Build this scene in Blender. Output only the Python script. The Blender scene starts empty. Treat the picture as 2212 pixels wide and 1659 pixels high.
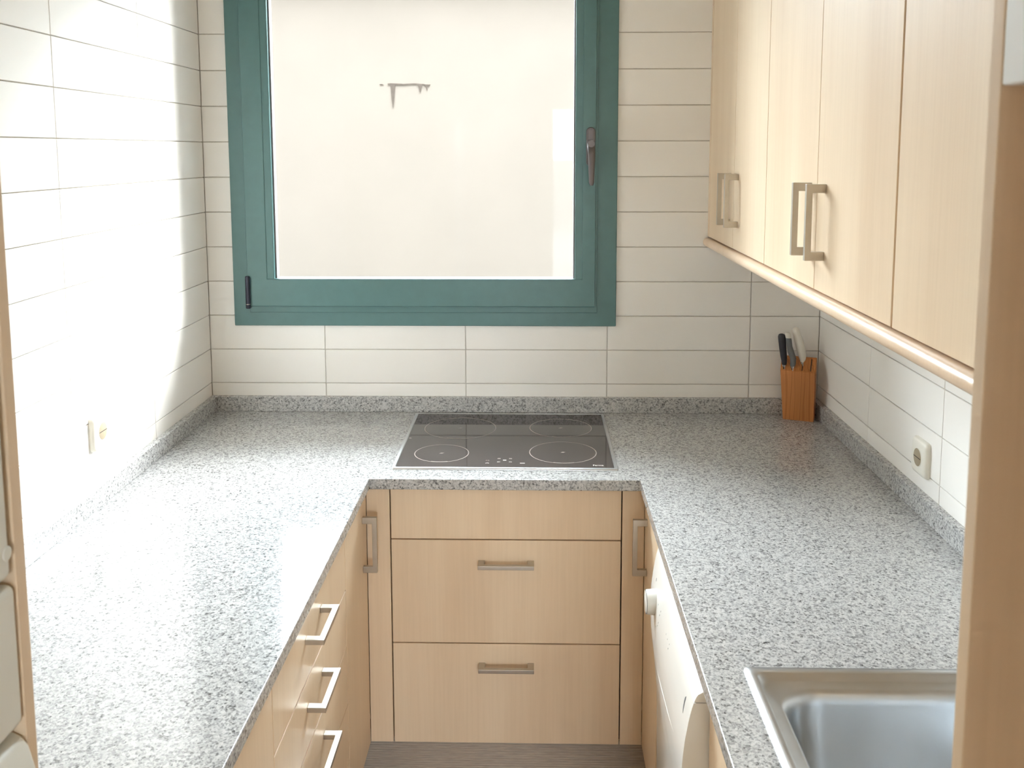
import bpy, bmesh, math, random
from mathutils import Matrix, Vector
random.seed(7)
S = bpy.context.scene
COL = S.collection
ZC = 0.90            # worktop height above the floor; all z below are given from the worktop's surface

# ------------------------------------------------------------------ camera
def cam_setup():
    pitch, yaw, roll = 0.1145, -0.0239, 0.0019
    cp, sp, cy, sy, cr, sr = math.cos(pitch), math.sin(pitch), math.cos(yaw), math.sin(yaw), math.cos(roll), math.sin(roll)
    f = Vector((sy*cp, cy*cp, -sp)); r0 = Vector((cy, -sy, 0)); d0 = f.cross(r0)
    rt = cr*r0 + sr*d0; dn = -sr*r0 + cr*d0
    cd = bpy.data.cameras.new('camera'); c = bpy.data.objects.new('camera', cd); COL.objects.link(c)
    m = Matrix((( rt.x, -dn.x, -f.x, 0.0), (rt.y, -dn.y, -f.y, -2.898), (rt.z, -dn.z, -f.z, 0.8251+ZC), (0, 0, 0, 1)))
    c.matrix_world = m
    cd.sensor_width = 36.0; cd.lens = 36.0*2018.66/2212.0
    cd.shift_x = 0.0; cd.shift_y = -(829.5-556.08)/2212.0
    cd.clip_start = 0.02; cd.clip_end = 200
    cd.dof.use_dof = True; cd.dof.focus_distance = 2.35; cd.dof.aperture_fstop = 13.0
    S.camera = c
cam_setup()

# ------------------------------------------------------------------ sky and exposure
SKY = 12.0
W = bpy.data.worlds.new('world'); S.world = W; W.use_nodes = True
wn = W.node_tree.nodes; wl_ = W.node_tree.links
bg = wn['Background']; bg.inputs['Color'].default_value = (0.84, 0.93, 1.0, 1); bg.inputs['Strength'].default_value = SKY
sl = bpy.data.lights.new('hazy_sun', 'SUN'); sl.energy = 8.5; sl.angle = math.radians(34); sl.color = (1.0, 0.985, 0.96)
so = bpy.data.objects.new('hazy_sun', sl); COL.objects.link(so)
AZ, EL = math.radians(54), math.radians(30)
so.rotation_euler = Vector((math.sin(AZ)*math.cos(EL), math.cos(AZ)*math.cos(EL), math.sin(EL))).to_track_quat('Z', 'Y').to_euler()
so.location = (6, 8, 7)
pl = bpy.data.lights.new('window_daylight_portal', 'AREA'); pl.shape = 'RECTANGLE'; pl.size = 1.1; pl.size_y = 1.25
pl.cycles.is_portal = True
po = bpy.data.objects.new('window_daylight_portal', pl); COL.objects.link(po)
po.location = (-0.343, 0.22, 0.94+ZC); po.rotation_euler = (math.radians(-90), 0, 0)
DX0, DX1, DZ1 = 0.2, 0.88, 1.25        # unseen door opening added behind the camera for fill light
pl2 = bpy.data.lights.new('fill_door_portal', 'AREA'); pl2.shape = 'RECTANGLE'; pl2.size = DX1-DX0; pl2.size_y = DZ1+0.9
pl2.cycles.is_portal = True
po2 = bpy.data.objects.new('fill_door_portal', pl2); COL.objects.link(po2)
po2.location = ((DX0+DX1)/2, -7.18, (DZ1-0.9)/2+ZC); po2.rotation_euler = (math.radians(90), 0, 0)
S.view_settings.view_transform = 'Standard'; S.view_settings.look = 'None'
S.view_settings.gamma = 1.0; S.view_settings.use_curve_mapping = False
S.view_settings.exposure = 1.74
S.cycles.use_light_tree = False; S.cycles.max_bounces = 9; S.cycles.diffuse_bounces = 6; S.cycles.glossy_bounces = 4; S.cycles.transparent_max_bounces = 8; S.cycles.use_adaptive_sampling = True; S.cycles.adaptive_threshold = 0.03

# ------------------------------------------------------------------ materials
def srgb(r, g, b):
    def c(v):
        v /= 255.0
        return v/12.92 if v <= 0.04045 else ((v+0.055)/1.055)**2.4
    return (c(r), c(g), c(b), 1)
class NT:
    def __init__(s, name):
        s.m = bpy.data.materials.new(name); s.m.use_nodes = True; s.t = s.m.node_tree
        s.b = s.t.nodes['Principled BSDF']; s.out = s.t.nodes['Material Output']
    def n(s, typ, **kw):
        x = s.t.nodes.new(typ)
        for k, v in kw.items():
            if k in x.inputs: x.inputs[k].default_value = v
            else: setattr(x, k, v)
        return x
    def l(s, a, b): s.t.links.new(a, b)
    def coord(s, scale=(1, 1, 1), rnd=0.0):
        tc = s.n('ShaderNodeTexCoord'); mp = s.n('ShaderNodeMapping'); mp.inputs['Scale'].default_value = scale
        s.l(tc.outputs['Object'], mp.inputs['Vector'])
        if rnd:
            oi = s.n('ShaderNodeObjectInfo'); mu = s.n('ShaderNodeMath', operation='MULTIPLY'); mu.inputs[1].default_value = rnd
            cb = s.n('ShaderNodeCombineXYZ'); s.l(oi.outputs['Random'], mu.inputs[0])
            for i in range(3): s.l(mu.outputs[0], cb.inputs[i])
            s.l(cb.outputs[0], mp.inputs['Location'])
        return mp.outputs[0]
    def noise(s, vec, scale, detail=4.0, rough=0.55):
        x = s.n('ShaderNodeTexNoise'); x.inputs['Scale'].default_value = scale
        x.inputs['Detail'].default_value = detail; x.inputs['Roughness'].default_value = rough
        s.l(vec, x.inputs['Vector']); return x
    def ramp(s, fac, stops, interp='LINEAR'):
        r = s.n('ShaderNodeValToRGB'); e = r.color_ramp.elements; r.color_ramp.interpolation = interp
        while len(e) < len(stops): e.new(0.5)
        for i, (p, c) in enumerate(stops): e[i].position = p; e[i].color = c
        s.l(fac, r.inputs['Fac']); return r.outputs['Color']
    def mix(s, fac, a, b, blend='MIX'):
        x = s.n('ShaderNodeMix', data_type='RGBA', blend_type=blend)
        for v, i in ((fac, 0), (a, 6), (b, 7)):
            if hasattr(v, 'links'): s.l(v, x.inputs[i])
            else: x.inputs[i].default_value = v
        return x.outputs[2]
    def bump(s, h, strength=0.2, dist=0.001):
        b = s.n('ShaderNodeBump'); b.inputs['Strength'].default_value = strength; b.inputs['Distance'].default_value = dist
        s.l(h, b.inputs['Height']); s.l(b.outputs[0], s.b.inputs['Normal'])
    def set(s, **kw):
        for k, v in kw.items():
            k = k.replace('_', ' ')
            if hasattr(v, 'links'): s.l(v, s.b.inputs[k])
            else: s.b.inputs[k].default_value = v
        return s.m

M = {}
def mk_simple(name, col, rough=0.5, metal=0.0, var=0.05, scale=20, coat=0.0, spec=0.5, ior=1.5, bump=0.0):
    n = NT(name); v = n.coord(rnd=5.0); x = n.noise(v, scale)
    dk = tuple(c*(1-var) for c in col[:3])+(1,); lt = tuple(min(1, c*(1+var)) for c in col[:3])+(1,)
    c = n.ramp(x.outputs['Fac'], [(0.3, dk), (0.7, lt)])
    if bump: n.bump(x.outputs['Fac'], bump, 0.0008)
    M[name] = n.set(Base_Color=c, Roughness=rough, Metallic=metal, Coat_Weight=coat, IOR=ior)
def mk_maple(name, a, b, c3, rough=0.38):
    n = NT(name); v = n.coord((1, 1, 0.07), rnd=9.0)
    big = n.noise(v, 7, 3); fine = n.noise(n.coord((1, 1, 0.03), rnd=9.0), 160, 2)
    col = n.ramp(big.outputs['Fac'], [(0.3, a), (0.52, b), (0.72, c3)])
    fn = n.ramp(fine.outputs['Fac'], [(0.35, (0.97, 0.965, 0.955, 1)), (0.6, (1, 1, 1, 1))])
    col = n.mix(1.0, col, fn, 'MULTIPLY')
    n.bump(fine.outputs['Fac'], 0.04, 0.0004)
    M[name] = n.set(Base_Color=col, Roughness=rough, IOR=1.45)
mk_maple('maple', srgb(225, 200, 170), srgb(232, 209, 180), srgb(236, 215, 187))
mk_maple('maple_edge', srgb(224, 198, 170), srgb(232, 207, 180), srgb(236, 212, 188), 0.3)

def mk_granite():
    n = NT('granite'); v = n.coord()
    wob = n.noise(v, 170, 3)
    vv = n.n('ShaderNodeVectorMath', operation='ADD'); sc = n.n('ShaderNodeVectorMath', operation='SCALE'); sc.inputs['Scale'].default_value = 0.006
    n.l(wob.outputs['Color'], sc.inputs[0]); n.l(v, vv.inputs[0]); n.l(sc.outputs[0], vv.inputs[1])
    vo = n.n('ShaderNodeTexVoronoi'); vo.inputs['Scale'].default_value = 215; n.l(vv.outputs[0], vo.inputs['Vector'])
    vo2 = n.n('ShaderNodeTexVoronoi'); vo2.inputs['Scale'].default_value = 350; n.l(vv.outputs[0], vo2.inputs['Vector'])
    s1 = n.n('ShaderNodeSeparateColor'); n.l(vo.outputs['Color'], s1.inputs[0])
    s2 = n.n('ShaderNodeSeparateColor'); n.l(vo2.outputs['Color'], s2.inputs[0])
    base = n.ramp(s1.outputs[0], [(0.0, srgb(70, 70, 70)), (0.10, srgb(118, 118, 118)), (0.22, srgb(164, 164, 164)), (0.45, srgb(184, 184, 184)), (0.75, srgb(200, 200, 199))], 'CONSTANT')
    fine = n.ramp(s2.outputs[1], [(0.0, srgb(90, 90, 90)), (0.12, srgb(146, 146, 146)), (0.35, srgb(188, 188, 188)), (0.7, srgb(204, 204, 203))], 'CONSTANT')
    col = n.mix(0.5, base, fine)
    M['granite'] = n.set(Base_Color=col, Roughness=0.11, IOR=1.55)
mk_granite()
def mk_tile(name):
    n = NT(name); v = n.coord(rnd=4.0); x = n.noise(v, 9, 2)
    oi = n.n('ShaderNodeObjectInfo')
    c = n.ramp(oi.outputs['Random'], [(0, srgb(240, 237, 232)), (1, srgb(244, 242, 238))])
    n.bump(x.outputs['Fac'], 0.05, 0.002)
    M[name] = n.set(Base_Color=c, Roughness=0.6, IOR=1.36)
mk_tile('tile')
mk_simple('grout', srgb(216, 210, 201), 0.9, var=0.06, scale=80)
mk_simple('plaster', srgb(236, 233, 226), 0.85, var=0.02, scale=12, bump=0.1)
mk_simple('courtyard_render', srgb(178, 166, 154), 0.95, var=0.025, scale=1.3, bump=0.1)
mk_simple('sky_blocker_dark', srgb(72, 71, 70), 0.95, var=0.12, scale=3)  # dark tone for unseen surfaces that hold back sky and bounce
mk_simple('fill_terrace_grey', srgb(166, 168, 170), 0.9, var=0.08, scale=4)  # neutral grey for the added terrace, sends fill light indoors
mk_simple('dark_ground', srgb(66, 68, 64), 0.95, var=0.15, scale=8)
mk_simple('green_frame', srgb(82, 118, 118), 0.35, var=0.04, scale=30)
mk_simple('nickel', srgb(190, 184, 174), 0.36, metal=1.0, var=0.03, scale=60)
mk_simple('bronze', srgb(104, 98, 98), 0.35, metal=0.5, var=0.04, scale=60)
mk_simple('hinge_metal', srgb(62, 64, 76), 0.35, metal=0.7, var=0.05, scale=60)
mk_simple('gasket', srgb(120, 116, 116), 0.6, var=0.04)
mk_simple('white_enamel', srgb(236, 236, 232), 0.22, var=0.01, scale=8)
mk_simple('fridge_white', srgb(226, 226, 218), 0.3, var=0.015, scale=6)
mk_simple('overlit_door_white', srgb(240, 244, 247), 0.35, var=0.012, scale=6)  # strong light on a maple door, put into the colour
mk_simple('ivory_plastic', srgb(234, 231, 221), 0.3, var=0.01)
mk_simple('beige_plastic', srgb(160, 147, 124), 0.45, var=0.03)
mk_simple('dark_gap', srgb(70, 62, 56), 0.8, var=0.05)
mk_simple('print_grey', srgb(110, 112, 116), 0.6, var=0.05)
mk_simple('print_light', srgb(226, 220, 216), 0.45, var=0.02)
mk_simple('print_ring', srgb(176, 166, 158), 0.4, var=0.02)
mk_simple('black_rubber', srgb(46, 46, 54), 0.5, var=0.06)
mk_simple('grey_rubber', srgb(108, 110, 112), 0.5, var=0.05)
mk_simple('white_plastic', srgb(228, 224, 214), 0.35, var=0.02)
mk_simple('blade_steel', srgb(205, 205, 203), 0.25, metal=1.0, var=0.02)
mk_simple('floor_stone', srgb(164, 132, 100), 0.5, var=0.08, scale=6)
mk_simple('stain', srgb(118, 106, 96), 0.95, var=0.18, scale=30)
def mk_glass_top():
    n = NT('black_glass'); x = n.noise(n.coord(), 40)
    c = n.ramp(x.outputs['Fac'], [(0.3, srgb(58, 52, 52)), (0.7, srgb(62, 56, 55))])
    M['black_glass'] = n.set(Base_Color=c, Roughness=0.045, IOR=1.62)
mk_glass_top()
def mk_pane():
    n = NT('window_glass'); tr = n.n('ShaderNodeBsdfTransparent'); gl = n.n('ShaderNodeBsdfGlossy'); gl.inputs['Roughness'].default_value = 0.02
    x = n.noise(n.coord(), 3); c = n.ramp(x.outputs['Fac'], [(0.2, (0.965, 0.975, 0.97, 1)), (0.8, (0.98, 0.985, 0.98, 1))]); n.l(c, tr.inputs[0])
    fr = n.n('ShaderNodeFresnel'); fr.inputs[0].default_value = 1.2; mx = n.n('ShaderNodeMixShader')
    n.l(fr.outputs[0], mx.inputs[0]); n.l(tr.outputs[0], mx.inputs[1]); n.l(gl.outputs[0], mx.inputs[2]); n.l(mx.outputs[0], n.out.inputs['Surface'])
    M['window_glass'] = n.m
mk_pane()
def mk_steel():
    n = NT('stainless'); x = n.noise(n.coord((1, 30, 30)), 60, 2); y = n.noise(n.coord(), 9, 2)
    c = n.ramp(y.outputs['Fac'], [(0.3, srgb(200, 203, 206)), (0.7, srgb(214, 217, 220))])
    r = n.ramp(x.outputs['Fac'], [(0.3, (0.30, 0.30, 0.30, 1)), (0.7, (0.34, 0.34, 0.34, 1))])
    M['stainless'] = n.set(Base_Color=c, Roughness=r, Metallic=1.0)
mk_steel()
def mk_ribbed():
    n = NT('ribbed_aluminium'); x = n.noise(n.coord((1, 1, 20)), 30, 2)
    c = n.ramp(x.outputs['Fac'], [(0.3, srgb(182, 172, 160)), (0.7, srgb(204, 194, 180))])
    M['ribbed_aluminium'] = n.set(Base_Color=c, Roughness=0.45, Metallic=0.6)
mk_ribbed()
def mk_blockwood():
    n = NT('pine_block'); v = n.coord((1, 1, 0.08))
    wv = n.n('ShaderNodeTexWave', wave_type='BANDS', bands_direction='X'); wv.inputs['Scale'].default_value = 22; wv.inputs['Distortion'].default_value = 9.0
    wv.inputs['Detail'].default_value = 2; wv.inputs['Detail Scale'].default_value = 1.5
    n.l(v, wv.inputs['Vector']); nz = n.noise(v, 14, 3)
    c1 = n.ramp(wv.outputs['Fac'], [(0.2, srgb(196, 128, 72)), (0.6, srgb(206, 142, 84)), (0.95, srgb(168, 102, 52))])
    c2 = n.ramp(nz.outputs['Fac'], [(0.4, srgb(200, 130, 78)), (0.62, srgb(170, 104, 56))])
    c = n.mix(0.45, c1, c2)
    M['pine_block'] = n.set(Base_Color=c, Roughness=0.4)
mk_blockwood()

# ------------------------------------------------------------------ mesh helpers
ORG = {}
class MB:
    def __init__(s): s.v = []; s.f = []
    def add(s, vs, fs):
        o = len(s.v); s.v += [tuple(p) for p in vs]; s.f += [tuple(i+o for i in f) for f in fs]; return s
    def box(s, x0, x1, y0, y1, z0, z1):
        x0, x1 = sorted((x0, x1)); y0, y1 = sorted((y0, y1)); z0, z1 = sorted((z0, z1))
        vs = [(x, y, z) for z in (z0, z1) for y in (y0, y1) for x in (x0, x1)]
        return s.add(vs, [(0, 2, 3, 1), (4, 5, 7, 6), (0, 1, 5, 4), (2, 6, 7, 3), (0, 4, 6, 2), (1, 3, 7, 5)])
    def prism(s, poly, fn0, fn1):      # poly of 2D points, two maps to 3D: the two ends
        n = len(poly); vs = [fn0(p) for p in poly]+[fn1(p) for p in poly]
        fs = [tuple(range(n))[::-1], tuple(range(n, 2*n))]+[(i, (i+1) % n, n+(i+1) % n, n+i) for i in range(n)]
        return s.add(vs, fs)
    def loft(s, loops, cap0=False, cap1=False, close=True):
        n = len(loops[0]); vs = [p for L in loops for p in L]; fs = []
        for k in range(len(loops)-1):
            for i in range(n if close else n-1):
                j = (i+1) % n; fs.append((k*n+i, k*n+j, (k+1)*n+j, (k+1)*n+i))
        if cap0: fs.append(tuple(range(n))[::-1])
        if cap1: fs.append(tuple(range((len(loops)-1)*n, len(loops)*n)))
        return s.add(vs, fs)
    def tube(s, axis, c, prof, n=28, cap0=True, cap1=True):     # prof: (along, radius) list on an axis 'x','y','z'
        L = []
        for a, r in prof:
            ring = []
            for i in range(n):
                t = 2*math.pi*i/n; u, w = r*math.cos(t), r*math.sin(t)
                ring.append({'x': (c[0]+a, c[1]+u, c[2]+w), 'y': (c[0]+u, c[1]+a, c[2]+w), 'z': (c[0]+u, c[1]+w, c[2]+a)}[axis])
            L.append(ring)
        return s.loft(L, cap0, cap1)
    def ring(s, x0, x1, z0, z1, ix0, ix1, iz0, iz1, y0, y1):    # rectangular picture-frame ring in the xz plane
        O = [(x0, z0), (x1, z0), (x1, z1), (x0, z1)]; I = [(ix0, iz0), (ix1, iz0), (ix1, iz1), (ix0, iz1)]
        vs = [(a, y0, b) for a, b in O]+[(a, y0, b) for a, b in I]+[(a, y1, b) for a, b in O]+[(a, y1, b) for a, b in I]
        fs = []
        for i in range(4):
            j = (i+1) % 4
            fs += [(i, j, 4+j, 4+i), (8+i, 12+i, 12+j, 8+j), (i, 8+i, 8+j, j), (4+i, 4+j, 12+j, 12+i)]
        return s.add(vs, fs)
    def build(s, name, mat, parent=None, bevel=0.0, seg=2, smooth=False, origin=None, angle=35):
        if parent is not None: o0 = ORG[parent.name]
        elif origin is not None: o0 = Vector(origin)
        else:
            xs = [p[0] for p in s.v]; ys = [p[1] for p in s.v]; zs = [p[2] for p in s.v]
            o0 = Vector(((min(xs)+max(xs))/2, (min(ys)+max(ys))/2, min(zs)))
        me = bpy.data.meshes.new(name); me.from_pydata([(p[0]-o0.x, p[1]-o0.y, p[2]-o0.z) for p in s.v], [], s.f)
        bm = bmesh.new(); bm.from_mesh(me); bmesh.ops.remove_doubles(bm, verts=bm.verts, dist=1e-6)
        bmesh.ops.recalc_face_normals(bm, faces=bm.faces); bm.to_mesh(me); bm.free()
        me.materials.append(M[mat])
        o = bpy.data.objects.new(name, me); COL.objects.link(o)
        if parent is not None: o.parent = parent
        else: o.location = (o0.x, o0.y, o0.z+ZC)
        ORG[o.name] = o0
        if bevel:
            b = o.modifiers.new('bevel', 'BEVEL'); b.width = bevel; b.segments = seg; b.limit_method = 'ANGLE'; b.angle_limit = math.radians(angle)
        if smooth or bevel:
            for p in me.polygons: p.use_smooth = True
            me.set_sharp_from_angle(angle=math.radians(40)) if not bevel else None
            if bevel:
                w = o.modifiers.new('weighted', 'WEIGHTED_NORMAL'); w.keep_sharp = True
        return o
def thing(name, label, cat, loc, group=None):
    e = bpy.data.objects.new(name, None); COL.objects.link(e); e.empty_display_size = 0.05
    e.location = (loc[0], loc[1], loc[2]+ZC); ORG[e.name] = Vector(loc)
    tag(e, label, cat, group); return e
def tag(o, label, cat, group=None):
    o['label'] = label; o['category'] = cat
    if group: o['group'] = group
    return o
def struct(o): o['kind'] = 'structure'; return o
def bx(*a): return MB().box(*a)
def rrect(x0, x1, y0, y1, r, n=6):
    pts = []
    for cx, cy, a0 in ((x1-r, y1-r, 0), (x0+r, y1-r, 90), (x0+r, y0+r, 180), (x1-r, y0+r, 270)):
        for i in range(n+1):
            a = math.radians(a0+90*i/n); pts.append((cx+r*math.cos(a), cy+r*math.sin(a)))
    return pts

# ------------------------------------------------------------------ the shell of the room
XL, XR = -1.0292, 0.8915
TT = 0.006
CEIL = 1.75; REAR = -7.0
ox0, ox1, oz0, oz1 = -0.925, 0.235, 0.296, 1.58
struct(bx(XL-0.2, XR+0.2, REAR-0.2, 0.25, -0.95, -0.90).build('floor', 'floor_stone'))
struct(bx(XL-0.2, XR+0.2, REAR-0.2, 0.25, CEIL, CEIL+0.2).build('ceiling', 'plaster'))
wl = struct(bx(XL-0.2, XL-TT, REAR, 0.25, -0.90, CEIL).build('wall_left', 'grout'))
wr = struct(bx(XR+TT, XR+0.2, REAR, 0.25, -0.90, CEIL).build('wall_right', 'grout'))
struct(MB().box(XL-0.2, DX0, REAR-0.2, REAR, -0.90, CEIL).box(DX1, XR+0.2, REAR-0.2, REAR, -0.90, CEIL).box(DX0, DX1, REAR-0.2, REAR, DZ1, CEIL).build('wall_rear', 'plaster'))  # its door opening is added to let fill light in
struct(bx(-12, 12, -18.2, -18.0, -0.95, 0.6).build('wall_fill_terrace', 'fill_terrace_grey'))  # unseen terrace wall, added with the fill door
struct(bx(-12, 12, -18.0, -7.2, -1.0, -0.95).build('floor_fill_terrace', 'fill_terrace_grey'))  # unseen terrace floor, added with the fill door
m = MB()
m.ring(XL-TT, XR+TT, -0.90, CEIL, ox0, ox1, oz0, oz1, TT, 0.25)
wb = struct(m.build('wall_back', 'grout'))

# tiles: one object per tile, meshes shared between tiles of one size
TW, TH, G = 0.4463, 0.1090, 0.0022
tile_cache = {}
def put_tile(wall, side, rects):
    # rects in wall coordinates (u along wall, w up): origin at the first rect's centre
    u = (rects[0][0]+rects[0][1])/2; w = (rects[0][2]+rects[0][3])/2
    loc = [(a-u, b-u, c-w, d-w, fl) for a, b, c, d, fl in rects]
    me = tile_mesh(loc)
    o = bpy.data.objects.new('tile', me); COL.objects.link(o); o.parent = wall; o0 = ORG[wall.name]
    if side == 'back': p = (u, 0, w); rz = 0
    elif side == 'left': p = (XL, -u, w); rz = math.pi/2
    else: p = (XR, -u, w); rz = -math.pi/2
    o.location = (p[0]-o0.x, p[1]-o0.y, p[2]-o0.z); o.rotation_euler = (0, 0, rz)
def tile_mesh(loc):
    key = tuple((round(a, 4), round(b, 4), round(c, 4), round(d, 4), fl) for a, b, c, d, fl in loc)
    if key not in tile_cache:
        b = MB(); c = 0.0009
        for (u0, u1, w0, w1, fl) in loc:
            a0 = u0+c*fl[0]; a1 = u1-c*fl[1]; d0 = w0+c*fl[2]; d1 = w1-c*fl[3]
            b.add([(u0, TT, w0), (u1, TT, w0), (u1, TT, w1), (u0, TT, w1), (u0, c, w0), (u1, c, w0), (u1, c, w1), (u0, c, w1), (a0, 0, d0), (a1, 0, d0), (a1, 0, d1), (a0, 0, d1)],
                  [(0, 1, 5, 4), (1, 2, 6, 5), (2, 3, 7, 6), (3, 0, 4, 7), (4, 5, 9, 8), (5, 6, 10, 9), (6, 7, 11, 10), (7, 4, 8, 11), (8, 9, 10, 11)])
        me = bpy.data.meshes.new('tile'); me.from_pydata(b.v, [], b.f); me.materials.append(M['tile']); tile_cache[key] = me
    return tile_cache[key]
ALL = (1, 1, 1, 1)
rows = [0.0887+TH*k for k in range(-1, 17)]
us = [XL]+[-0.6626+TW*k for k in range(0, 4)]+[XR]
hx0, hx1, hz0, hz1 = -0.93, 0.24, 0.291, 1.585       # tiles stop under the window frame
for i in range(len(us)-1):
    for k in range(len(rows)-1):
        u0, u1, w0, w1 = us[i]+G/2, us[i+1]-G/2, max(rows[k]+G/2, 0.03), min(rows[k+1]-G/2, CEIL)
        if w1 <= w0 or w0 >= CEIL: continue
        if u1 <= hx0 or u0 >= hx1 or w1 <= hz0 or w0 >= hz1:
            put_tile(wb, 'back', [(u0, u1, w0, w1, ALL)]); continue
        pieces = []; m0, m1 = max(w0, hz0), min(w1, hz1)
        if w0 < hz0: pieces.append((u0, u1, w0, hz0, (1, 1, 1, 0)))
        if w1 > hz1: pieces.append((u0, u1, hz1, w1, (1, 1, 0, 1)))
        if u0 < hx0: pieces.append((u0, hx0, m0, m1, (1, 0, int(w0 >= hz0), int(w1 <= hz1))))
        if u1 > hx1: pieces.append((hx1, u1, m0, m1, (0, 1, int(w0 >= hz0), int(w1 <= hz1))))
        if pieces: put_tile(wb, 'back', pieces)
for i in range(0, 7):        # left wall: u runs away from the window, seen mirrored by the rotation
    for k in range(len(rows)-1):
        u0, u1, w0, w1 = TW*i+G/2, TW*(i+1)-G/2, max(rows[k]+G/2, 0.03), min(rows[k+1]-G/2, CEIL)
        if u0 > 2.14 or w1 <= w0 or w0 >= CEIL: continue
        put_tile(wl, 'left', [(u0, min(u1, 2.148), w0, w1, ALL)])
for i in range(0, 7):        # right wall: only between worktop and wall cabinets
    for k in range(6):
        u0, u1, w0, w1 = TW*i+G/2, TW*(i+1)-G/2, max(rows[k]+G/2, 0.03), min(rows[k+1]-G/2, 0.56)
        if u0 > 2.28 or w1 <= w0: continue
        put_tile(wr, 'right', [(u0, min(u1, 2.294), w0, w1, ALL)])

# ------------------------------------------------------------------ outside: courtyard
CY, CT = 8.0, 2.95
for a, b in ((-20.2, -20.0), (20.0, 20.2)):
    struct(bx(a, b, 0.25, CY+0.25, -4.0, 20.0).build('wall_sky_blocker_side', 'sky_blocker_dark'))  # unseen side walls added to block sky from the courtyard wall
struct(bx(-20, 20, CY, CY+0.25, -4.0, CT).build('wall_courtyard', 'courtyard_render'))
struct(bx(-20, 20, 0.25, CY, -4.1, -4.0).build('floor_courtyard', 'dark_ground'))  # unseen ground, made dark to cut its bounce onto the courtyard wall
struct(MB().ring(-20, 20, -4.0, 20.0, ox0, ox1, oz0, oz1, 0.25, 0.28).build('wall_facade_sky_blocker', 'sky_blocker_dark'))  # unseen outer face, raised and darkened to dim the courtyard wall
struct(bx(-20, 20, CY-0.15, CY+0.4, CT, CT+0.06).build('eave_sky_blocker', 'sky_blocker_dark'))  # unseen eave added to keep skylight off the courtyard wall
# weathered patch with drip marks on the courtyard wall
def stain():
    top = [(-0.947, 1.252), (-0.93, 1.254), (-0.90, 1.253), (-0.86, 1.252), (-0.845, 1.250), (-0.80, 1.252), (-0.765, 1.253), (-0.74, 1.250), (-0.715, 1.249), (-0.70, 1.246), (-0.670, 1.245)]
    bot = [(-0.672, 1.239), (-0.688, 1.234), (-0.6935, 1.205), (-0.700, 1.230), (-0.712, 1.242), (-0.722, 1.243), (-0.730, 1.215), (-0.738, 1.190), (-0.744, 1.222), (-0.752, 1.243),
           (-0.790, 1.246), (-0.82, 1.243), (-0.85, 1.240), (-0.895, 1.243), (-0.901, 1.20), (-0.906, 1.14), (-0.914, 1.092), (-0.922, 1.15), (-0.926, 1.215), (-0.929, 1.240), (-0.945, 1.244)]
    chip = [(-0.999, 1.249), (-0.985, 1.249), (-0.972, 1.245), (-0.985, 1.243)]
    k = (CY+2.898)/(3.2+2.898)          # sizes measured for a wall 3.2 m away
    f = lambda y: (lambda p: (p[0]*k, y, 0.8251+(p[1]-0.8251)*k))
    m = MB().prism(top+bot, f(CY-0.006), f(CY)).prism(chip, f(CY-0.006), f(CY))
    o = m.build('wall_stain', 'stain'); tag(o, 'broken brown streak with drip marks on pale wall seen through the window', 'stain')
stain()

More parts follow.
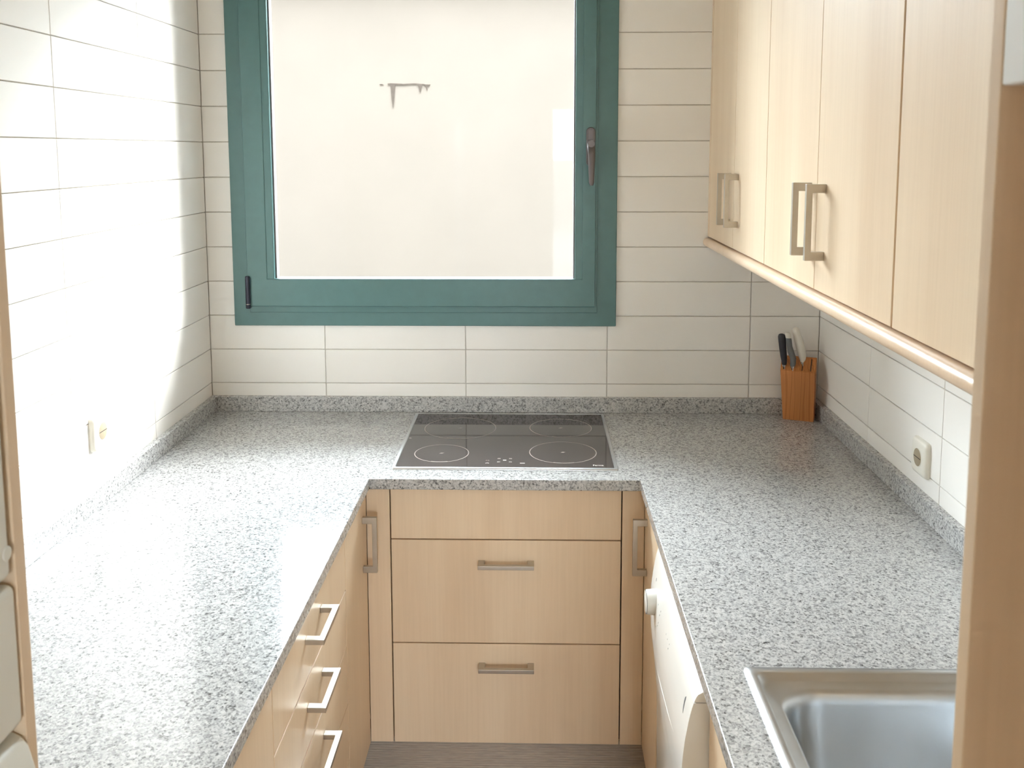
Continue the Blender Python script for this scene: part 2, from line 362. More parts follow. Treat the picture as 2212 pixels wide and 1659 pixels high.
# ------------------------------------------------------------------ window
def window():
    root = bpy.data.objects.new('window_1', None); COL.objects.link(root); root.location = (-0.345, 0.0, 0.276+ZC); ORG['window_1'] = Vector((-0.345, 0, 0.276))
    root['kind'] = 'structure'; root['label'] = 'green aluminium window with a hinged sash and a dark handle'
    MB().ring(-0.945, 0.2555, 0.276, 1.60, -0.888, 0.181, 0.331, 1.55, -0.012, 0.045).build('window_frame', 'green_frame', root, bevel=0.0025)
    sash = MB().ring(-0.897, 0.1885, 0.3385, 1.542, -0.833, 0.148, 0.427, 1.453, -0.026, 0.03).build('sash', 'green_frame', root, bevel=0.003)
    MB().ring(-0.893, 0.1955, 0.319, 1.555, -0.86, 0.17, 0.36, 1.52, -0.0165, 0.02).build('sash_lip', 'green_frame', root, bevel=0.0015)
    MB().ring(-0.84, 0.1545, 0.38, 1.50, -0.811, 0.1255, 0.4045, 1.4755, -0.0235, 0.02).build('glazing_bead', 'green_frame', root, bevel=0.003)
    MB().ring(-0.812, 0.1265, 0.4035, 1.4765, -0.8065, 0.1215, 0.4085, 1.471, -0.010, 0.016).build('gasket', 'gasket', root)
    bx(-0.81, 0.125, 0.0, 0.006, 0.405, 1.475).build('pane', 'window_glass', root)
    h = MB().tube('z', (-0.8935, -0.033, 0.334), [(0, 0.0060), (0.002, 0.0072), (0.1, 0.0072), (0.102, 0.006)], 20).build('hinge', 'hinge_metal', root, smooth=True)
    MB().tube('z', (-0.8935, -0.033, 0.347), [(0, 0.0076), (0.0015, 0.0076)], 20).build('hinge_ring', 'nickel', h)
    bx(-0.9, -0.887, -0.031, -0.010, 0.336, 0.432).build('hinge_leaf', 'hinge_metal', h)
    # handle: escutcheon and lever
    cx = 0.1715; m = MB()
    L = []
    for y, g in ((-0.026, 0.0), (-0.037, 0.0), (-0.0395, 0.0025)):
        L.append([(cx+p[0], y, p[1]) for p in rrect(-0.0135+g, 0.0135-g, 0.776+g, 0.893-g, 0.0125-g, 8)])
    m.loft(L, True, True); hd = m.build('handle', 'bronze', root, smooth=True)
    m = MB(); L = []
    for t in [i/14.0 for i in range(15)]:
        z = 0.852-0.134*t
        y = -0.0395-0.030*min(1, math.sin(min(1, t*3.2)*math.pi/2))+0.006*t
        w = 0.0125-0.0045*t; d = 0.0075-0.002*t
        if t > 0.95: w *= 0.62; d *= 0.62
        if t == 0: w *= 0.85
        L.append([(cx+0.0015*t+w*math.cos(a), y-d*math.sin(a), z) for a in [2*math.pi*i/16 for i in range(16)]])
    m.loft(L, True, True); m.build('lever', 'bronze', hd, smooth=True)
    MB().tube('y', (cx, -0.046, 0.843), [(-0.02, 0.0105), (0.008, 0.0115)], 20).build('spindle', 'bronze', hd, smooth=True)
    bx(cx-0.009, cx+0.009, -0.0415, -0.039, 0.856, 0.886).build('cover_plate', 'bronze', hd, bevel=0.001)
window()

# ------------------------------------------------------------------ worktop
def worktop():
    xs = [XL, -0.417, 0.2675, 0.3455, 0.8205, XR]; ys = [-2.296, -2.15, -2.045, -1.494, -0.6249, 0.0]
    def fill(i, j):
        if i < 0 or j < 0 or i >= len(xs)-1 or j >= len(ys)-1: return False
        x = (xs[i]+xs[i+1])/2; y = (ys[j]+ys[j+1])/2
        if x < -0.417: return y > -2.15
        if x < 0.2675: return y > -0.6249
        return not (0.3455 < x < 0.8205 and -2.045 < y < -1.494)
    z0, z1 = -0.028, 0.0; m = MB()
    for i in range(len(xs)-1):
        for j in range(len(ys)-1):
            if not fill(i, j): continue
            a, b, c, d = xs[i], xs[i+1], ys[j], ys[j+1]
            m.add([(a, c, z1), (b, c, z1), (b, d, z1), (a, d, z1)], [(0, 1, 2, 3)])
            m.add([(a, c, z0), (b, c, z0), (b, d, z0), (a, d, z0)], [(3, 2, 1, 0)])
            for di, dj, p, q in ((-1, 0, (a, d), (a, c)), (1, 0, (b, c), (b, d)), (0, -1, (a, c), (b, c)), (0, 1, (b, d), (a, d))):
                if not fill(i+di, j+dj): m.add([(p[0], p[1], z0), (q[0], q[1], z0), (q[0], q[1], z1), (p[0], p[1], z1)], [(0, 1, 2, 3)])
    t = thing('worktop', 'U-shaped speckled grey granite worktop carrying the hob and the sink', 'worktop', (-0.07, -0.3, -0.028))
    m.build('slab', 'granite', t, bevel=0.0022, seg=2, angle=60)
    for a, lab in (((XL+0.0202, XR-0.0202, -0.02, -0.0, 0, 0.0476), 'low granite upstand along the wall below the window'),
                   ((XL, XL+0.02, -2.15, 0.0, 0, 0.0476), 'low granite upstand along the left wall'),
                   ((XR-0.02, XR, -2.296, 0.0, 0, 0.0476), 'low granite upstand along the right wall')):
        tag(bx(*a).build('granite_upstand', 'granite', bevel=0.0015), lab, 'upstand', 'granite upstands around the worktop')
worktop()

# ------------------------------------------------------------------ handles
def bow_handle(parent, p, along, out, length=0.1435, proj=0.036, name='handle'):
    """bracket handle: p = centre of the foot line on the door face, along/out = unit vectors"""
    a = Vector(along); o = Vector(out); t = a.cross(o); p = Vector(p); w = 0.0115; lg = 0.0165; th = 0.0052
    h = length/2
    poly = [(-h, 0), (-h, proj), (h, proj), (h, 0), (h-lg, 0), (h-lg, proj-w), (-h+lg, proj-w), (-h+lg, 0)]
    m = MB(); quads = [(0, 1, 6, 7), (1, 2, 5, 6), (2, 3, 4, 5)]
    n = 8; vs = []
    for s in (-th, th):
        for u, v in poly: vs.append(tuple(p+a*u+o*v+t*s))
    fs = [tuple(q) for q in quads]+[tuple(n+i for i in reversed(q)) for q in quads]+[(i, (i+1) % n, n+(i+1) % n, n+i) for i in range(n)]
    m.add(vs, fs); return m.build(name, 'nickel', parent, bevel=0.0008, angle=50)

# ------------------------------------------------------------------ base cabinets
DT = 0.019
TOPZ, BOTZ = -0.036, -0.732
def shell(m, x0, x1, y0, y1, z0, z1, open_side, t=0.016, top=False):
    """carcass from boards, open at open_side"""
    m.box(x0, x1, y0, y1, z0, z0+t)
    if top: m.box(x0, x1, y0, y1, z1-t, z1)
    zz1 = z1-t if top else z1
    if open_side != '-x': m.box(x0, x0+t, y0, y1, z0+t, zz1)
    if open_side != '+x': m.box(x1-t, x1, y0, y1, z0+t, zz1)
    xa, xb = (x0 if open_side == '-x' else x0+t), (x1 if open_side == '+x' else x1-t)
    if open_side != '-y': m.box(xa, xb, y0, y0+t, z0+t, zz1)
    if open_side != '+y': m.box(xa, xb, y1-t, y1, z0+t, zz1)
    return m
XLD, XRD, YBD = -0.431, 0.283, -0.595
g = 0.0016
# under the hob
c = thing('hob_drawer_cabinet', 'maple drawer cabinet under the hob with two long drawer handles', 'cabinet', (-0.0725, -0.4, -0.90))
shell(MB(), -0.3695, 0.2245, YBD+DT+0.001, -0.02, -0.735, -0.03, '-y').build('body', 'maple', c)
for z0, z1, hz in ((-0.171, TOPZ+0.004, None), (-0.453, -0.171, -0.231), (BOTZ, -0.453, -0.5105)):
    d = bx(-0.3695+g, 0.2245-g, YBD, YBD+DT, z0+g, z1-g).build('drawer', 'maple', c, bevel=0.0012)
    if hz: bow_handle(d, (-0.0715, YBD, hz), (1, 0, 0), (0, -1, 0))
for x0, x1 in ((XLD+0.0005, -0.3695-g), (0.2245+g, XRD-0.0005)):
    bx(x0, x1, YBD, YBD+DT, BOTZ+g, TOPZ+0.004).build('filler_strip', 'maple', c, bevel=0.0008)
bx(-0.42, 0.272, YBD+0.03, YBD+0.04, -0.735, -0.028).build('gap_shade_sheet', 'dark_gap', c)  # dark sheet behind the fronts, stands in for shade in the gaps

# left run
c = thing('left_corner_cabinet', 'narrow maple corner cabinet in the left run, one upright handle', 'cabinet', (-0.73, -0.743, -0.90))
shell(MB(), XL+0.002, XLD-DT-0.001, -0.867, -0.02, -0.735, -0.03, '+x').build('body', 'maple', c)
d = bx(XLD-DT, XLD, -0.868+g, -0.5975, BOTZ+g, TOPZ).build('door', 'maple', c, bevel=0.0012)
bow_handle(d, (XLD, -0.650, -0.1625), (0, 0, 1), (1, 0, 0), 0.145)
c = thing('left_drawer_cabinet', 'maple cabinet of five stacked drawers in the left run', 'cabinet', (-0.73, -1.1645, -0.90))
shell(MB(), XL+0.002, XLD-DT-0.001, -1.460, -0.869, -0.735, -0.03, '+x').build('body', 'maple', c)
dz = [TOPZ, -0.1755, -0.3115, -0.4515, -0.5915, BOTZ]
for k in range(5):
    d = bx(XLD-DT, XLD, -1.461+g, -0.868-g, dz[k+1]+g, dz[k]-g).build('drawer', 'maple', c, bevel=0.0012)
    bow_handle(d, (XLD, -1.1715, [-0.096, -0.2325, -0.370, -0.51, -0.65][k]), (0, 1, 0), (1, 0, 0), 0.1405)
c = thing('left_door_cabinet', 'plain maple base cabinet beside the refrigerator panel', 'cabinet', (-0.73, -1.805, -0.90))
shell(MB(), XL+0.002, XLD-DT-0.001, -2.149, -1.462, -0.735, -0.03, '+x').build('body', 'maple', c)
for y0, y1, hy in ((-1.805, -1.461, -1.765), (-2.149, -1.805, -1.845)):
    d = bx(XLD-DT, XLD, y0+g, y1-g, BOTZ+g, TOPZ).build('door', 'maple', c, bevel=0.0012)
    bow_handle(d, (XLD, hy, -0.1625), (0, 0, 1), (1, 0, 0))

# right run
c = thing('right_corner_cabinet', 'narrow maple corner cabinet between hob drawers and dishwasher', 'cabinet', (0.59, -0.743, -0.90))
shell(MB(), XRD+DT+0.001, XR-0.002, -0.867, -0.02, -0.735, -0.03, '-x').build('body', 'maple', c)
d = bx(XRD, XRD+DT, -0.868+g, -0.5975, BOTZ+g, TOPZ).build('door', 'maple', c, bevel=0.0012)
bow_handle(d, (XRD, -0.650, -0.1645), (0, 0, 1), (-1, 0, 0), 0.1465)
c = thing('sink_cabinet', 'maple base cabinet with two doors under the sink', 'cabinet', (0.59, -1.885, -0.90))
shell(MB(), XRD+DT+0.001, XR-0.002, -2.294, -1.482, -0.735, -0.03, '-x').build('body', 'maple', c)
for y0, y1, hy in ((-1.889, -1.4805, -1.85), (-2.294, -1.889, -1.93)):
    d = bx(XRD, XRD+DT, y0+g, y1-g, BOTZ+g, TOPZ).build('door', 'maple', c, bevel=0.0012)
    bow_handle(d, (XRD, hy, -0.1645), (0, 0, 1), (-1, 0, 0))

# plinths with horizontal ribs
def plinth(name, label, a, b, out):
    m = MB(); n = 24; z0, z1 = -0.90, -0.737; prof = []
    for i in range(n):
        za = z0+(z1-z0)*i/n; zb = z0+(z1-z0)*(i+1)/n; h = zb-za
        prof += [(0.0, za), (0.0022, za+h*0.3), (0.0022, za+h*0.7)]
    prof += [(0.0, z1), (-0.014, z1), (-0.014, z0)]
    a = Vector(a); b = Vector(b); o = Vector(out)
    f = lambda q: (lambda p: tuple(q+o*p[0]+Vector((0, 0, p[1]))))
    m.prism(prof, f(a), f(b)); tag(m.build(name, 'ribbed_aluminium'), label, 'plinth', 'ribbed plinths under the base cabinets')
plinth('plinth', 'ribbed grey metal plinth below the hob drawers', (-0.488, -0.545, 0), (0.340, -0.545, 0), (0, -1, 0))
plinth('plinth', 'ribbed grey metal plinth below the left cabinets', (-0.49, -0.5475, 0), (-0.49, -2.149, 0), (1, 0, 0))
plinth('plinth', 'ribbed grey metal plinth below the right corner cabinet', (0.342, -0.5475, 0), (0.342, -0.866, 0), (-1, 0, 0))
plinth('plinth', 'ribbed grey metal plinth below the sink cabinet', (0.342, -1.484, 0), (0.342, -2.294, 0), (-1, 0, 0))

# ------------------------------------------------------------------ hob
def hob():
    x0, x1, y0, y1 = -0.372, 0.2185, -0.554, -0.0415
    t = thing('induction_hob', 'black glass four-zone hob with a steel rim set in the worktop', 'hob', ((x0+x1)/2, (y0+y1)/2, 0.0))
    L = []
    for gx, z in ((0.0, 0.0), (0.0, 0.0022), (0.0016, 0.0042), (0.0085, 0.0046), (0.010, 0.0030), (0.010, 0.0008)):
        L.append([(p[0], p[1], z) for p in rrect(x0+gx, x1-gx, y0+gx, y1-gx, max(0.004, 0.008-gx), 5)])
    MB().loft(L, True, True).build('steel_rim', 'stainless', t, smooth=True)
    gl = bx(x0+0.0102, x1-0.0102, y0+0.0102, y1-0.0102, 0.0010, 0.0040).build('glass_plate', 'black_glass', t, bevel=0.0006)
    zt = 0.00405
    def flat(name, pts, mat='print_light', par=gl, h=0.00012):
        return MB().prism(pts, lambda p: (p[0], p[1], zt-0.0001), lambda p: (p[0], p[1], zt+h)).build(name, mat, par)
    def circ(cx, cy, r, r2, a0=0, a1=360, n=72):
        full = abs(a1-a0) >= 360
        A = [(cx+r*math.cos(math.radians(a0+(a1-a0)*i/n)), cy+r*math.sin(math.radians(a0+(a1-a0)*i/n))) for i in range(n if full else n+1)]
        B = [(cx+r2*math.cos(math.radians(a0+(a1-a0)*i/n)), cy+r2*math.sin(math.radians(a0+(a1-a0)*i/n))) for i in range(n if full else n+1)]
        k = len(A); vs = [(p[0], p[1], zt) for p in A]+[(p[0], p[1], zt) for p in B]
        vs += [(p[0], p[1], zt+0.00012) for p in A]+[(p[0], p[1], zt+0.00012) for p in B]; fs = []
        for i in range(k if full else k-1):
            j = (i+1) % k; fs += [(i, j, k+j, k+i), (2*k+i, 3*k+i, 3*k+j, 2*k+j), (i, 2*k+i, 2*k+j, j), (k+i, k+j, 3*k+j, 3*k+i)]
        return MB().add(vs, fs)
    for cx, cy, r in ((-0.219, -0.199, 0.1065), (-0.2516, -0.432, 0.0745), (0.079, -0.193, 0.0925), (0.0788, -0.419, 0.092)):
        o = circ(cx, cy, r, r-0.0022).build('cooking_zone', 'print_ring', gl)
        circ(cx, cy, r-0.0005, r-0.0052, 252, 288, 12).build('zone_scale', 'print_ring', o)
        flat('zone_mark', [(cx-0.007, cy-0.003), (cx+0.001, cy-0.004), (cx+0.007, cy+0.002), (cx-0.001, cy+0.003)], 'print_ring', o)
    # touch controls
    flat('symbol', [(-0.1285, -0.5135), (-0.1240, -0.5115), (-0.1190, -0.5135), (-0.1190, -0.5105), (-0.1240, -0.5085), (-0.1285, -0.5105)])
    circ(-0.1238, -0.4905, 0.0048, 0.0038, 0, 360, 24).build('symbol', 'print_ring', gl)
    flat('symbol', [(p[0], p[1]) for p in rrect(-0.0830, -0.0735, -0.4895, -0.4850, 0.0021, 4)])
    for sx in (-1, 1):
        for cy in (-0.4745, -0.5015):
            cx = -0.0782+sx*0.0150
            flat('symbol', [(cx-sx*0.004, cy-0.0015), (cx+sx*0.005, cy-0.0022), (cx+sx*0.004, cy+0.0022), (cx-sx*0.003, cy+0.0030)], 'print_ring')
    flat('symbol', [(p[0], p[1]) for p in rrect(-0.0375, -0.0240, -0.5125, -0.5085, 0.0019, 4)])
    flat('symbol', [(p[0], p[1]) for p in rrect(-0.359, -0.3515, -0.3022, -0.2985, 0.0017, 4)])
    # maker's word on the front right corner
    cu = bpy.data.curves.new('maker_name', 'FONT'); cu.body = 'Ferma'; cu.size = 0.0125; cu.align_x = 'LEFT'; cu.extrude = 0.00008; cu.offset = 0.0003
    tmp = bpy.data.objects.new('tmp_text', cu); COL.objects.link(tmp)
    dg = bpy.context.evaluated_depsgraph_get(); me = bpy.data.meshes.new_from_object(tmp.evaluated_get(dg))
    bpy.data.objects.remove(tmp); bpy.data.curves.remove(cu)
    me.materials.clear(); me.materials.append(M['print_light']); me.name = 'maker_name'
    xs = [v.co.x for v in me.vertices]; sc = 0.0275/(max(xs)-min(xs))
    k0 = min(v.co.x for v in me.vertices)
    for v in me.vertices: v.co.x = (v.co.x-k0)*sc
    o = bpy.data.objects.new('maker_name', me); COL.objects.link(o); o.parent = gl
    og = ORG[gl.name]; o.location = (0.1545-og.x, -0.5285-og.y, zt+0.0001-og.z); ORG[o.name] = Vector((0, 0, 0))
hob()

# ------------------------------------------------------------------ sink
def sink():
    x0, x1, y0, y1 = 0.334, 0.832, -2.058, -1.482
    t = thing('sink', 'stainless steel inset sink with a deep rounded bowl in the right worktop', 'sink', ((x0+x1)/2, (y0+y1)/2, 0.0))
    spec = [(0.000, 0.0, 0.006), (0.0005, 0.0040, 0.006), (0.0025, 0.0058, 0.006), (0.0150, 0.0058, 0.012), (0.0172, 0.0045, 0.016), (0.0205, -0.0045, 0.022),
            (0.0235, -0.0068, 0.026), (0.0375, -0.0075, 0.055), (0.0405, -0.0090, 0.060), (0.0440, -0.0150, 0.066), (0.0465, -0.0300, 0.070), (0.0560, -0.130, 0.066), (0.0600, -0.146, 0.064), (0.0690, -0.157, 0.058), (0.083, -0.162, 0.050), (0.20, -0.166, 0.030)]
    L = [[(p[0], p[1], z) for p in rrect(x0+gx, x1-gx, y0+gx, y1-gx, r, 10)] for gx, z, r in spec]
    b = MB().loft(L, False, True).build('bowl', 'stainless', t, smooth=True)
    cx, cy = (x0+x1)/2, (y0+y1)/2
    d = MB().tube('z', (cx, cy, -0.168), [(0.0, 0.045), (0.004, 0.045), (0.0045, 0.042), (0.0025, 0.036), (0.0025, 0.012), (0.006, 0.010)], 32).build('drain', 'nickel', t, smooth=True)
sink()

# ------------------------------------------------------------------ dishwasher
PZ = [-.72, -.4, -.32, -.26, -.2, -.16, -.12, -.08, -.06, -.048, -.040, -.034]
PX = [.262, .258, .25, .243, .240, .241, .2455, .2525, .258, .2635, .276, .290]
def interp(x, X, Y):
    if x <= X[0]: return Y[0]
    for i in range(len(X)-1):
        if x <= X[i+1]: return Y[i]+(Y[i+1]-Y[i])*(x-X[i])/(X[i+1]-X[i])
    return Y[-1]
def psm(z):   # smoothed profile
    return sum(interp(z+d, PZ, PX) for d in (-0.008, -0.004, 0, 0.004, 0.008))/5 if z < -0.055 else interp(z, PZ, PX)
def dface(y, z):
    u = min(max((-0.872-y)/0.605, 0), 1); return psm(z)+0.024*(1-u)**1.2
ZBY = [-1.477, -1.3816, -1.2556, -1.0321, -0.872]; ZBZ = [-0.160, -0.1819, -0.2104, -0.2683, -0.30]
def zb(y): return sum(interp(y+d, ZBY, ZBZ) for d in (-0.04, -0.02, 0, 0.02, 0.04))/5       # pressed ridge across the door
SEAM = -0.061
def dishwasher():
    t = thing('dishwasher', 'white dishwasher with a bowed front and round knob under the right worktop', 'dishwasher', (0.59, -1.174, -0.90))
    bx(0.298, XR-0.01, -1.474, -0.875, -0.885, -0.033).build('body', 'white_enamel', t, bevel=0.003)
    bx(0.335, 0.345, -1.474, -0.875, -0.90, -0.745).build('kickplate', 'white_enamel', t)
    def skin(name, ztop, zbot, off, n=44, k=30):
        cols = []
        for i in range(n+1):
            y = -0.8725-0.6045*i/n; zt, zo = ztop(y), zbot(y); col = []
            for j in range(k+1):
                f = j/k; f = f*f*(3-2*f)*0.5+f*0.5
                z = zt+(zo-zt)*f; x = dface(y, z)+off
                if name == 'top_trim' and j == 0: x += 0.004
                e = min(i, n-i)
                col.append((x, y, z))
            col = [(0.2975, y, zt)]+col+[(0.2975, y, zo)]
            cols.append(col)
        return MB().loft(cols, True, True, close=True).build(name, 'white_enamel', t, smooth=True)
    skin('top_trim', lambda y: -0.034, lambda y: SEAM+0.0008, 0.0, k=10)
    cpn = skin('door', lambda y: SEAM-0.0008, lambda y: -0.735, 0.0, k=44)
    # raised ridge pressed across the door
    L = []
    for i in range(60):
        y = -0.95-0.46*i/59; z = zb(y); x = dface(y, z); 
        L.append([(x-0.0012*math.cos(a)*math.sin(math.pi*i/59)+0.0003, y, z+0.0018*math.sin(a)) for a in [2*math.pi*q/8 for q in range(8)]])
    MB().loft(L, True, True).build('ridge', 'white_enamel', cpn, smooth=True)
    # knob
    ky, kz = -0.9665, -0.1475; kx = dface(ky, kz)
    k = MB().tube('x', (kx, ky, kz), [(0.004, 0.0275), (-0.016, 0.0262), (-0.0195, 0.0250), (-0.0205, 0.0232), (-0.0212, 0.0)], 36, True, False).build('knob', 'white_enamel', t, smooth=True)
    MB().tube('x', (kx-0.0192, ky, kz), [(0.0, 0.0254), (-0.0010, 0.0252)], 36).build('knob_ring', 'print_grey', k)
    def mark(par, y, z, r=0.0016, ry=1.0, nm='printed_mark'):
        x = dface(y, z); pts = [(y+r*ry*math.cos(a), z+r*math.sin(a)) for a in [2*math.pi*q/10 for q in range(10)]]
        return MB().prism(pts, lambda p: (dface(p[0], p[1])-0.0003, p[0], p[1]), lambda p: (dface(p[0], p[1])+0.0005, p[0], p[1])).build(nm, 'print_grey', par)
    for y, z in ((-1.0195, -0.1267), (-1.0629, -0.1197), (-1.0576, -0.1305), (-1.0527, -0.1492), (-1.0195, -0.1751), (-1.045, -0.160)): mark(cpn, y, z)
    for y, z in ((-1.167, -0.1125), (-1.1898, -0.1105), (-1.2161, -0.1062), (-1.2113, -0.1173)): mark(cpn, y, z, 0.0013)
    mark(cpn, -0.9394, -0.1098, 0.004, 0.8)
    pts = [(-1.428, -0.080), (-1.4235, -0.0845), (-1.4225, -0.091), (-1.4225, -0.098), (-1.425, -0.105), (-1.430, -0.1085), (-1.4285, -0.100), (-1.4285, -0.092), (-1.430, -0.085)]
    MB().prism(pts, lambda p: (dface(p[0], p[1])-0.0004, p[0], p[1]), lambda p: (dface(p[0], p[1])+0.0006, p[0], p[1])).build('emblem', 'print_grey', cpn)
dishwasher()

# ------------------------------------------------------------------ wall cabinets
XU = 0.537
def wall_cab(y0, ym, y1, label, pulls):
    t = thing('wall_cabinet', label, 'cabinet', ((XU+XR)/2, (y0+y1)/2, 0.556), 'maple wall cabinets on the right wall')
    shell(MB(), XU+DT+0.001, XR-0.001, y1+0.0008, y0-0.0008, 0.556, 1.46, '-x', top=True).build('body', 'maple', t)
    for a, b, hy in ((y0, ym, pulls[0]), (ym, y1, pulls[1])):
        d = bx(XU, XU+DT, b+0.0013, a-0.0013, 0.5585, 1.458).build('door', 'maple', t, bevel=0.0012)
        bow_handle(d, (XU, hy, 0.6905), (0, 0, 1), (-1, 0, 0), 0.142)
    if y0 > -0.05: bx(XU, XU+DT, y0+0.0005, -0.0005, 0.5585, 1.458).build('filler_strip', 'maple', t)
wall_cab(-0.022, -0.364, -0.7135, 'maple wall cabinet with two doors nearest the window', (-0.3225, -0.4165))
wall_cab(-0.7145, -1.107, -1.4975, 'maple wall cabinet with two doors, middle of the three', (-1.0675, -1.1585))
wall_cab(-1.501, -1.895, -2.293, 'maple wall cabinet with two doors against the tall panel', (-1.855, -1.935))
def pelmet():
    cx, cz, r = XU+0.0005, 0.5405, 0.0138; prof = [(cx+0.006, cz+r)]
    for i in range(13):
        a = math.radians(90+180*i/12); prof.append((cx+r*1.05*math.cos(a), cz+r*math.sin(a)))
    prof += [(cx+0.02, cz-r), (cx+0.02, cz+r)]
    m = MB().prism(prof, lambda p: (p[0], -0.001, p[1]), lambda p: (p[0], -2.294, p[1]))
    tag(m.build('light_pelmet', 'maple_edge', smooth=True), 'rounded maple moulding running along the underside of the wall cabinets', 'moulding')
pelmet()

# ------------------------------------------------------------------ tall cabinet on the right (camera side of the worktop)
c = thing('tall_cabinet', 'tall maple housing with an open niche at the right edge', 'cabinet', (0.59, -2.62, -0.90))
bx(0.285, XR-0.001, -2.3115, -2.2965, -0.90, 1.46).build('side_panel', 'maple', c, bevel=0.001)
bx(0.285, XR-0.001, -2.925, -2.910, -0.90, 1.46).build('side_panel', 'maple', c, bevel=0.001)
bx(0.305, XR-0.001, -2.9095, -2.312, 0.866, 0.884).build('shelf', 'maple', c)
bx(0.305, XR-0.001, -2.9095, -2.312, -0.02, 0.0).build('shelf', 'maple', c)
bx(0.305, XR-0.001, -2.9095, -2.312, 1.44, 1.46).build('top_board', 'maple', c)
bx(XR-0.012, XR-0.002, -2.9095, -2.312, 0.0, 0.866).build('back_board', 'maple', c)
d = bx(0.285, 0.304, -2.909, -2.3125, 0.8635, 1.458).build('upper_door', 'overlit_door_white', c, bevel=0.0015); d['label'] = 'upper door, strong light on it painted in as pale white'  # taken for overlit maple; the brightness is put into the colour
d = bx(0.285, 0.304, -2.909, -2.3125, -0.73, -0.012).build('lower_door', 'maple', c, bevel=0.0012)

# ------------------------------------------------------------------ refrigerator and its side panel (left edge)
o = bx(XL+0.001, -0.430, -2.1665, -2.1515, -0.90, 1.46).build('tall_side_panel', 'maple', bevel=0.001)
tag(o, 'narrow tall maple panel between refrigerator and left worktop', 'panel')
f = thing('refrigerator', 'grey-white refrigerator at the left edge with stacked rounded doors', 'refrigerator', (-0.73, -2.47, -0.90))
bx(XL+0.02, -0.4705, -2.765, -2.1715, -0.89, 1.0).build('body', 'fridge_white', f, bevel=0.004)
d = bx(-0.47, -0.4305, -2.765, -2.1705, 0.4755, 1.0).build('upper_door', 'fridge_white', f, bevel=0.007, seg=4)
MB().tube('x', (-0.4305, -2.1775, 0.4985), [(0.0, 0.0062), (0.0010, 0.0058), (0.0014, 0.0)], 24, True, False).build('screw_cap', 'fridge_white', d, smooth=True)
bx(-0.47, -0.4300, -2.765, -2.1675, 0.3455, 0.4695).build('middle_door', 'fridge_white', f, bevel=0.007, seg=4)
L = []
for z, x in ((-0.85, -0.424), (0.20, -0.419), (0.27, -0.419), (0.305, -0.4215), (0.325, -0.4265), (0.333, -0.4320), (0.3365, -0.439)):
    L.append([(-0.47, -2.765, z), (-0.47, -2.1675, z), (x-0.006, -2.1675, z), (x-0.0015, -2.1690, z), (x, -2.1735, z), (x, -2.765, z)])
MB().loft(L, True, True).build('lower_door', 'fridge_white', f, smooth=True)

# ------------------------------------------------------------------ sockets
def socket(side, y, z, label):
    x = XL if side > 0 else XR; s = side
    t = thing('wall_socket', label, 'socket', (x, y, z-0.042))
    L = []
    for gx, d in ((0.0, 0.0), (0.0, 0.004), (0.002, 0.0085), (0.0065, 0.0115), (0.014, 0.0125), (0.0195, 0.0125)):
        L.append([(x+s*d, y+p[0], z+p[1]) for p in rrect(-0.042+gx, 0.042-gx, -0.042+gx, 0.042-gx, max(0.006, 0.011-gx*0.3), 6)])
    MB().loft(L, True, True).build('cover_plate', 'ivory_plastic', t, smooth=True)
    ins = MB().tube('x', (x+s*0.0115, y, z), [(0, 0.0205), (s*0.0018, 0.0205), (s*0.0022, 0.0195)], 36).build('insert', 'beige_plastic', t, smooth=True)
    bx(x+s*0.0136, x+s*0.0140, y-0.0185, y+0.0185, z-0.0009, z+0.0009).build('slot_line', 'dark_gap', ins)
    MB().tube('x', (x+s*0.0124, y, z), [(0, 0.0222), (s*0.0008, 0.0222)], 36).build('insert_rim', 'ivory_plastic', t)
socket(1, -0.779, 0.169, 'ivory wall socket on the bright left tiled wall')
socket(-1, -0.800, 0.1235, 'ivory wall socket on the right wall below the wall cabinets')

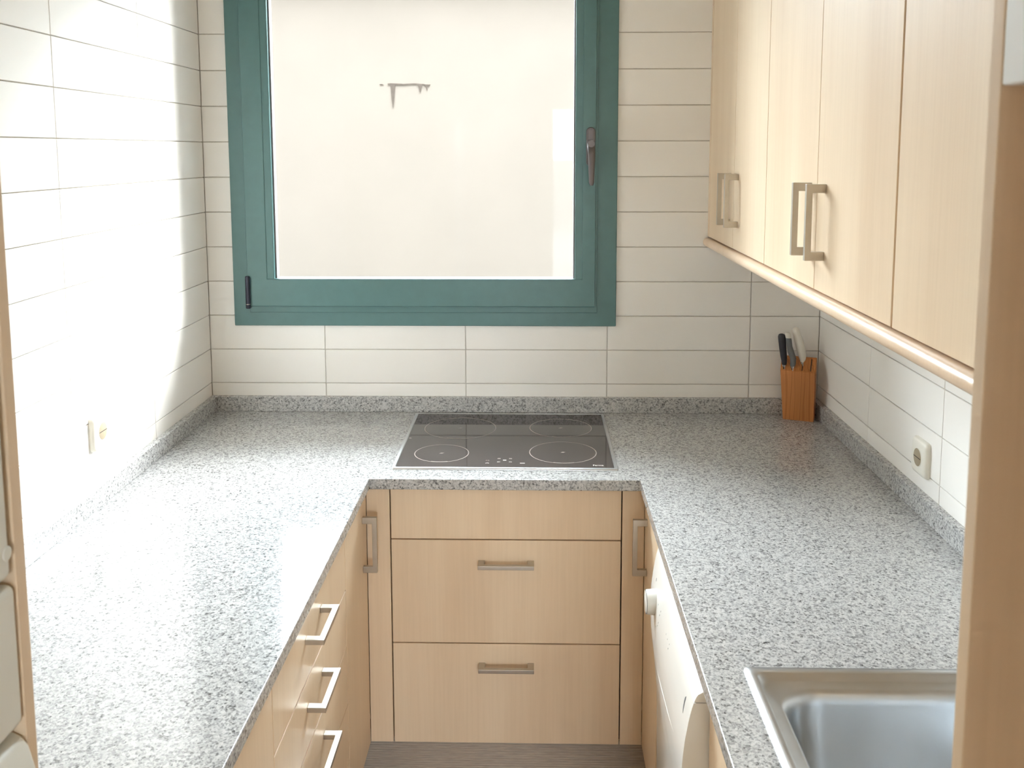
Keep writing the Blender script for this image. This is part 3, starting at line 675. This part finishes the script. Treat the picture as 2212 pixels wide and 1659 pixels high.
# ------------------------------------------------------------------ knife block and knives
def knives():
    A = Vector((0.7655, -0.0765, 0)); Bv = Vector((0.8500, -0.1095, 0)); ex = (Bv-A).normalized(); ey = Vector((-ex.y, ex.x, 0)); w = (Bv-A).length; dp = 0.052
    t = thing('knife_block', 'orange pine knife block in the back right corner', 'knife block', tuple(A+ex*w/2+ey*dp/2))
    flare = 0.006
    def P(u, v, z):      # u across 0..1, v depth 0..1
        k = z/0.16
        q = A+ex*(w*u+flare*k*(u*2-1)-0.006*k)+ey*(dp*v-0.002*k); return (q.x, q.y, z)
    zf, zk = 0.1535, 0.1905
    nx = 10
    m = MB(); lo = [P(0, 0, 0), P(1, 0, 0), P(1, 1, 0), P(0, 1, 0)]; hi = [P(0, 0, zf), P(1, 0, zf-0.001), P(1, 1, zk), P(0, 1, zk)]
    m.loft([lo, hi], True, True); b = m.build('body', 'pine_block', t, bevel=0.0015)
    def top(u, v): return Vector(P(u, v, zf+(zk-zf)*v))
    nrm = (top(1, 0)-top(0, 0)).cross(top(0, 1)-top(0, 0)).normalized()
    if nrm.z < 0: nrm = -nrm
    for u in (0.09, 0.33, 0.62, 0.86):
        q = [top(u-0.013, 0.08), top(u+0.013, 0.08), top(u+0.013, 0.86), top(u-0.013, 0.86)]
        vs = [tuple(p+nrm*0.0004) for p in q]+[tuple(p-nrm*0.001) for p in q]
        MB().add(vs, [(0, 1, 2, 3), (7, 6, 5, 4), (0, 4, 5, 1), (1, 5, 6, 2), (2, 6, 7, 3), (3, 7, 4, 0)]).build('slot', 'dark_gap', b)
    def knife(label, base, path, radii, mat, capmat=None, capn=0, depth=1.5):
        k = thing('kitchen_knife', label, 'knife', base, 'knives in the block')
        def sweep(pts, rad, name, mm, par):
            L = []
            for (x, y, z), r in zip(pts, rad):
                r *= 1.3; L.append([(x+r*math.cos(a), y+r*depth*math.sin(a)*0.65, z) for a in [2*math.pi*i/16 for i in range(16)]])
            return MB().loft(L, True, True).build(name, mm, par, smooth=True)
        n = len(path)-capn
        h = sweep(path[:n+(1 if capn else 0)], radii[:n+(1 if capn else 0)], 'handle', mat, k)
        if capn: sweep(path[n:], radii[n:], 'end_cap', capmat, h)
        bx(base[0]-0.0010, base[0]+0.0010, base[1]-0.010, base[1]+0.010, base[2]-0.010, path[0][2]).build('blade', 'blade_steel', k)
        x, y, z = path[0]
        sweep([(x, y, z-0.006), (x, y, z+0.001)], [radii[0]*0.82, radii[0]*0.95], 'bolster', 'blade_steel', k)
    yk = -0.078
    b0 = top(0.09, 0.25); b1 = top(0.33, 0.2); b2 = top(0.60, 0.55)
    def path(b, pts): return [(b.x+dx*1.55-0.0016*min(1, dz/0.05), b.y+dy, b.z+dz) for dx, dy, dz in pts]
    knife('kitchen knife with a black handle, leftmost in the knife block', tuple(b0),
          path(b0, [(0.001, 0, 0.006), (0.001, 0, 0.012), (0.000, 0, 0.030), (-0.002, -0.001, 0.055), (-0.004, -0.002, 0.080), (-0.0052, -0.003, 0.094), (-0.0055, -0.003, 0.1005), (-0.0055, -0.003, 0.1030)]),
          [0.0052, 0.0060, 0.0075, 0.0083, 0.0088, 0.0088, 0.0072, 0.003], 'black_rubber')
    knife('kitchen knife with a curved grey handle and white end', tuple(b1),
          path(b1, [(0.001, 0, 0.006), (0.002, 0, 0.014), (0.002, 0, 0.030), (-0.002, -0.001, 0.048), (-0.0055, -0.002, 0.068), (-0.0075, -0.003, 0.088), (-0.0085, -0.003, 0.094), (-0.0095, -0.003, 0.104), (-0.010, -0.003, 0.1100), (-0.010, -0.003, 0.1120)]),
          [0.0058, 0.0066, 0.0072, 0.0078, 0.0066, 0.0066, 0.0066, 0.0068, 0.0050, 0.002], 'grey_rubber', 'white_plastic', 4)
    knife('kitchen knife with a broad white handle, tallest in the block', tuple(b2),
          path(b2, [(0.000, 0, 0.004), (0.001, 0, 0.012), (0.000, 0, 0.026), (-0.003, 0, 0.048), (-0.0075, -0.001, 0.072), (-0.0115, -0.002, 0.092), (-0.0135, -0.002, 0.104), (-0.0135, -0.002, 0.1100), (-0.0130, -0.002, 0.1130)]),
          [0.0040, 0.0070, 0.0098, 0.0110, 0.0105, 0.0092, 0.0082, 0.0060, 0.002], 'white_plastic')
knives()
